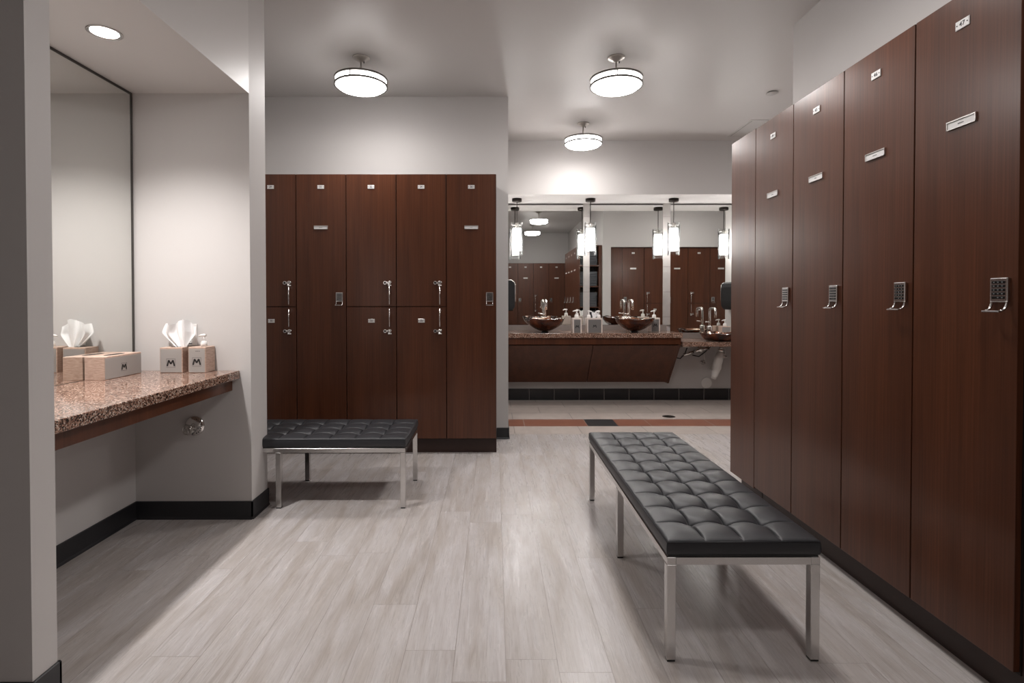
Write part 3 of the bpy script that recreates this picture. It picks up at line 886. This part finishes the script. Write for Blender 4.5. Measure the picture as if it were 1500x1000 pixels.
# wood front: band plus sloping access panels
t = thing('vanity_cabinet', (XS0, 5.95, 0), 'dark wood vanity front with two sloping panels under the upper counter', 'cabinet')
L = XS1 - XS0 - .012
m = MB(); m.box(0, L, .003, .022, .716, .789, 0, .001, 1); m.build('top_band', 'wood', t)
x1 = 1.096 - XS0
for a, b in ((.0, x1 - .003), (x1 + .003, L - .022)):
    m = MB(); m.prism([(.003, .706), (.022, .706), (.433, .238), (.413, .238)], 'x', a, b); m.build('sloping_panel', 'wood', t)
m = MB(); m.prism([(.003, .716), (.545, .716), (.545, .22), (.42, .22)], 'x', L - .019, L); m.build('end_panel', 'wood', t)
m = MB(); m.prism([(.03, .716), (.53, .716), (.53, .25), (.44, .25)], 'x', .005, L - .024); m.build('carcass', 'gap', t)

# mirrors and tile strips between them
TH = 0.0
def vmirror(x0, x1, z0, z1, label):
    t = thing('vanity_mirror', ((x0 + x1) / 2, YM - .013, z0), label, 'mirror', 'mirrors over the sinks', rz=TH)
    w2 = (x1 - x0) / 2
    m = MB(); m.box(-w2, w2, -.003, .003, 0, z1 - z0); m.build('glass', 'mirror', t)
    m = MB()
    for b in ((-w2, w2, -.0045, .003, z1 - z0, z1 - z0 + .010),): m.box(*b)
    m.build('edge_trim', 'mirroredge', t)
    return t
SA0, SA1, SB0, SB1 = 1.072, 1.148, 2.032, 2.122
vmirror(.15, SA0 - .001, ZU + .070, 2.352, 'left vanity mirror behind the left glass bowl')
vmirror(SA1 + .001, SB0 - .001, ZU + .070, 2.352, 'middle vanity mirror between the two tile strips')
vmirror(SB1 + .001, 3.005, ZL + .072, 2.352, 'right vanity mirror behind the shallow glass bowl')
for i, (a, b) in enumerate(((SA0, SA1), (SB0, SB1))):
    struct('trim_%d' % (i + 1), bxs((a, b, YM - .020, YM, ZU + .067, ZF)), 'tile_strip', ('left', 'right')[i] + ' vertical grey tile strip between the vanity mirrors')

# vessel bowls
def bowl(x, y, z, label, R=.218, H=.155, foot=.045, shallow=False):
    t = thing('vessel_sink', (x, y, z + .0003), label, 'sink', 'glass vessel sinks')
    pr = []
    n = 12
    for i in range(n + 1):
        q = i / n
        if shallow: r = .14 + (R - .14) * q ** .6; zz = .004 + H * q ** 1.1
        else: r = foot + (R - foot) * math.sin(q * PI / 2) ** .92 * (.35 + .65 * q) ** .25; zz = .018 + (H - .018) * q ** 1.35
        pr.append((r, zz))
    inn = [(max(r - .008, .001), zz + .007) for r, zz in pr[::-1]]
    inn[0] = (R - .005, H + .004)
    prof = [(0, .001 if shallow else .016)] + pr + inn + [(0, .014 if shallow else .026)]
    no = len(pr) + 1
    wob = lambda a, j: ((.006 * math.sin(3 * a + 1) + .004 * math.sin(7 * a)) * min(1, max(0, 1 - abs(j - no) / 6)), (.004 * math.sin(5 * a) + .003 * math.sin(9 * a + 2)) * min(1, max(0, 1 - abs(j - no) / 6)))
    m = MB(); m.lathe(prof, seg=72, wob=wob, mfun=lambda j: 0 if j < no else 1); m.build('basin', ['amber', 'foil'], t)
    m = MB(); m.lathe([(R + .001, H - .001), (R + .005, H + .002), (R + .004, H + .006), (R - .001, H + .006)], seg=72, closed=True, wob=lambda a, j: wob(a, no)); m.build('rim', 'glass', t)
    m = MB()
    if not shallow:
        m.lathe([(0, 0), (.038, 0), (.040, .006), (.034, .018), (0, .018)], seg=28); m.build('mounting_ring', 'black', t)
    else:
        m.lathe([(0, 0), (.05, 0), (.05, .004), (0, .004)], seg=28); m.build('mounting_ring', 'black', t)
    return t
bowl(.575, 6.11, ZU, 'amber glass bowl sink at the left end of the upper counter')
bowl(1.595, 6.11, ZU, 'amber glass bowl sink on the upper counter left of the right tile strip')
bowl(2.563, 6.11, ZL, 'shallow amber glass bowl sink on the lower counter', H=.088, shallow=True)

def faucet(x, y, z, label, thick=False):
    t = thing('faucet', (x, y, z + .0003), label, 'faucet', 'chrome faucets behind the bowls')
    m = MB()
    if thick: m.lathe([(0, 0), (.030, 0), (.030, .150), (.027, .158), (0, .158)], seg=28)
    else: m.lathe([(0, 0), (.032, 0), (.032, .150), (.030, .160), (.018, .168), (0, .168)], seg=28)
    m.build('base', 'chrome', t)
    pts = [(0, 0, .10), (0, 0, .33)]
    rb = .035
    for q in range(9):
        a = PI - q / 8 * PI / 2
        pts.append((0, -rb - rb * math.cos(a) * 1.0, .33 + rb * math.sin(a)))
    pts = [(0, 0, .10), (0, 0, .30)] + [(0, -rb + rb * math.cos(q / 8 * PI / 2), .33 + rb * math.sin(q / 8 * PI / 2)) for q in range(9)]
    pts += [(0, -.135 - rb * math.sin(q / 8 * PI / 2), .33 + rb * math.cos(q / 8 * PI / 2)) for q in range(9)]
    pts += [(0, -.17, .255)]
    m = MB(); m.tube(pts, .0135, 16); m.build('spout', 'chrome', t)
    m = MB(); m.cyl((0, -.02, .20), (-.045, -.03, .205), .006, seg=10); m.cyl((-.045, -.03, .205), (-.058, -.032, .206), .009, seg=10); m.build('lever', 'chrome', t)
    return t
faucet(.599, 6.372, ZU, 'tall hooked chrome faucet behind the left glass bowl')
faucet(1.595, 6.372, ZU, 'tall hooked chrome faucet behind the glass bowl right of the middle of the counter')
faucet(2.554, 6.372, ZL, 'tall hooked chrome faucet behind the shallow bowl on the lower counter', True)

# counter boxes
t = thing('soap_box', (.875, 5.99, ZU + .0002), 'narrow box with an M and a white pump beside the left glass bowl', 'dispenser')
box_holder(t, .100, .13, .165, s=.045, cz=.07, far=True); pump_part(t, .05, .05, .165, 1.35, -1)
t = thing('amenity_box', (1.034, 5.99, ZU + .0002), 'wide box with an M, tissue and two white pumps, between the left and middle bowls', 'dispenser')
box_holder(t, .172, .13, .165, s=.045, cz=.075, far=True)
pump_part(t, .030, .06, .165, 1.25, 1); pump_part(t, .142, .06, .165, 1.25, -1)
tissue_mesh(.085, .075, 5, depth=.2).build('tissue', 'tissue', t, loc=(.086, .055, .160))
t = thing('soap_box', (1.803, 6.20, ZU + .0002), 'narrow box with an M and a white pump just right of the middle glass bowl', 'dispenser')
box_holder(t, .112, .12, .160, s=.05, cz=.075, far=True); pump_part(t, .055, .05, .160, 1.3, -1)
t = thing('soap_box', (2.690, 6.345, ZL + .0002), 'pinkish soap box with a white pump behind the shallow bowl', 'dispenser')
box_holder(t, .105, .10, .150, s=.04, cz=.07); pump_part(t, .055, .05, .150, 1.2, -1)

# paper towel dispensers on the side walls
def paper_disp(loc, sgn, label, dep):
    t = thing('paper_towel_dispenser', loc, label, 'dispenser')
    m = MB()
    prof = [(0, 0), (dep * .75, 0), (dep * .95, .03), (dep, .09), (dep, .27), (dep * .9, .315), (dep * .6, .335), (0, .335)]
    m.prism([(sgn * a, b) for a, b in prof], 'y', -.15, .15); m.build('housing', 'matteblack', t)
    m = MB()
    pts = [(sgn * (a + .002), -.15, b) for a, b in prof[3:]]
    m.tube(pts, .004, 8); m.build('edge_band', 'chrome', t)
    m = MB(); m.box(*sorted((sgn * dep * .3, sgn * dep * .8)), -.12, .12, -.012, -.0005); m.build('outlet_slot', 'slot', t)
    return t
paper_disp((XW + .001, 6.2, 1.10), 1, 'black paper towel dispenser at the left end of the sinks', .112)
paper_disp((3.019, 6.2, 1.10), -1, 'dark paper towel dispenser at the right end of the sinks, by the lockers', .10)

# plumbing under the lower counter
t = thing('drain_pipe', (2.58, YM - .001, .20), 'white wrapped drain pipe with chrome valves under the lower counter', 'pipe')
def L3(x, y, z): return (x - 2.66, y - (YM - .001), z - .20)
m = MB(); m.tube([L3(2.725, 6.27, .60), L3(2.70, 6.27, .52), L3(2.675, 6.27, .41), L3(2.655, 6.27, .33), L3(2.645, 6.28, .29)], [.035, .052, .05, .036, .028], 20); m.build('trap', 'pvc', t)
m = MB(); m.cyl(L3(2.728, 6.27, .60), L3(2.735, 6.27, .688), .022, seg=18); m.cyl(L3(2.728, 6.27, .605), L3(2.731, 6.27, .635), .034, seg=18, m=0); m.build('slip_nut', ['chrome'], t)
m = MB(); m.tube([L3(2.73, 6.29, .44), L3(2.745, 6.33, .40), L3(2.74, 6.42, .38), L3(2.72, 6.497, .38)], .02, 12); m.build('waste_arm', 'pvc', t)
m = MB(); m.cyl(L3(2.648, YM - .012, .205), L3(2.648, YM - .001, .205), .064, seg=32); m.cyl(L3(2.648, YM - .016, .205), L3(2.648, YM - .011, .205), .012, seg=12); m.build('cleanout_cover', 'pvc', t)
for x, z in ((2.85, .535), (2.60, .455)):
    m = MB(); m.cyl(L3(x, YM - .02, z), L3(x, YM - .001, z), .028, seg=22); m.cyl(L3(x, YM - .09, z), L3(x, YM - .02, z), .009, seg=12)
    m.tube([L3(x, YM - .07, z), L3(x, YM - .075, z + .05), L3(x - .03, YM - .12, z + .12), L3(x - .06, YM - .2, .684)], .005, 8); m.build('stop_valve', 'chrome', t)
t = thing('mixing_valve', (2.32, YM - .001, .60), 'chrome mixing valve and hoses under the lower counter beside the end panel', 'valve')
def L4(x, y, z): return (x - 2.40, y - (YM - .001), z - .60)
m = MB(); m.cyl(L4(2.30, 6.30, .565), L4(2.42, 6.30, .60), .017, seg=14); m.cyl(L4(2.44, 6.30, .61), L4(2.60, 6.30, .645), .02, seg=14)
m.cyl(L4(2.50, 6.30, .60), L4(2.50, 6.30, .66), .030, seg=18); m.build('valve_body', 'chrome', t)
m = MB(); m.tube([L4(2.22, 6.32, .53), L4(2.27, 6.32, .52), L4(2.33, 6.33, .58), L4(2.36, 6.34, .655), L4(2.42, 6.36, .68)], .007, 8)
m.tube([L4(2.42, 6.33, .56), L4(2.5, 6.35, .54), L4(2.58, 6.35, .60), L4(2.64, 6.33, .67)], .007, 8)
m.cyl(L4(2.50, 6.31, .6), L4(2.50, YM - .001, .6), .010, seg=10); m.build('hose', 'black', t)
m = MB(); m.box(*[a - b for a, b in zip((2.27, 2.36), (2.40, 2.40))], 6.26 - YM + .001, 6.34 - YM + .001, .655 - .6, .691 - .6, 0, .005, 2); m.build('bracket', 'pvc', t)
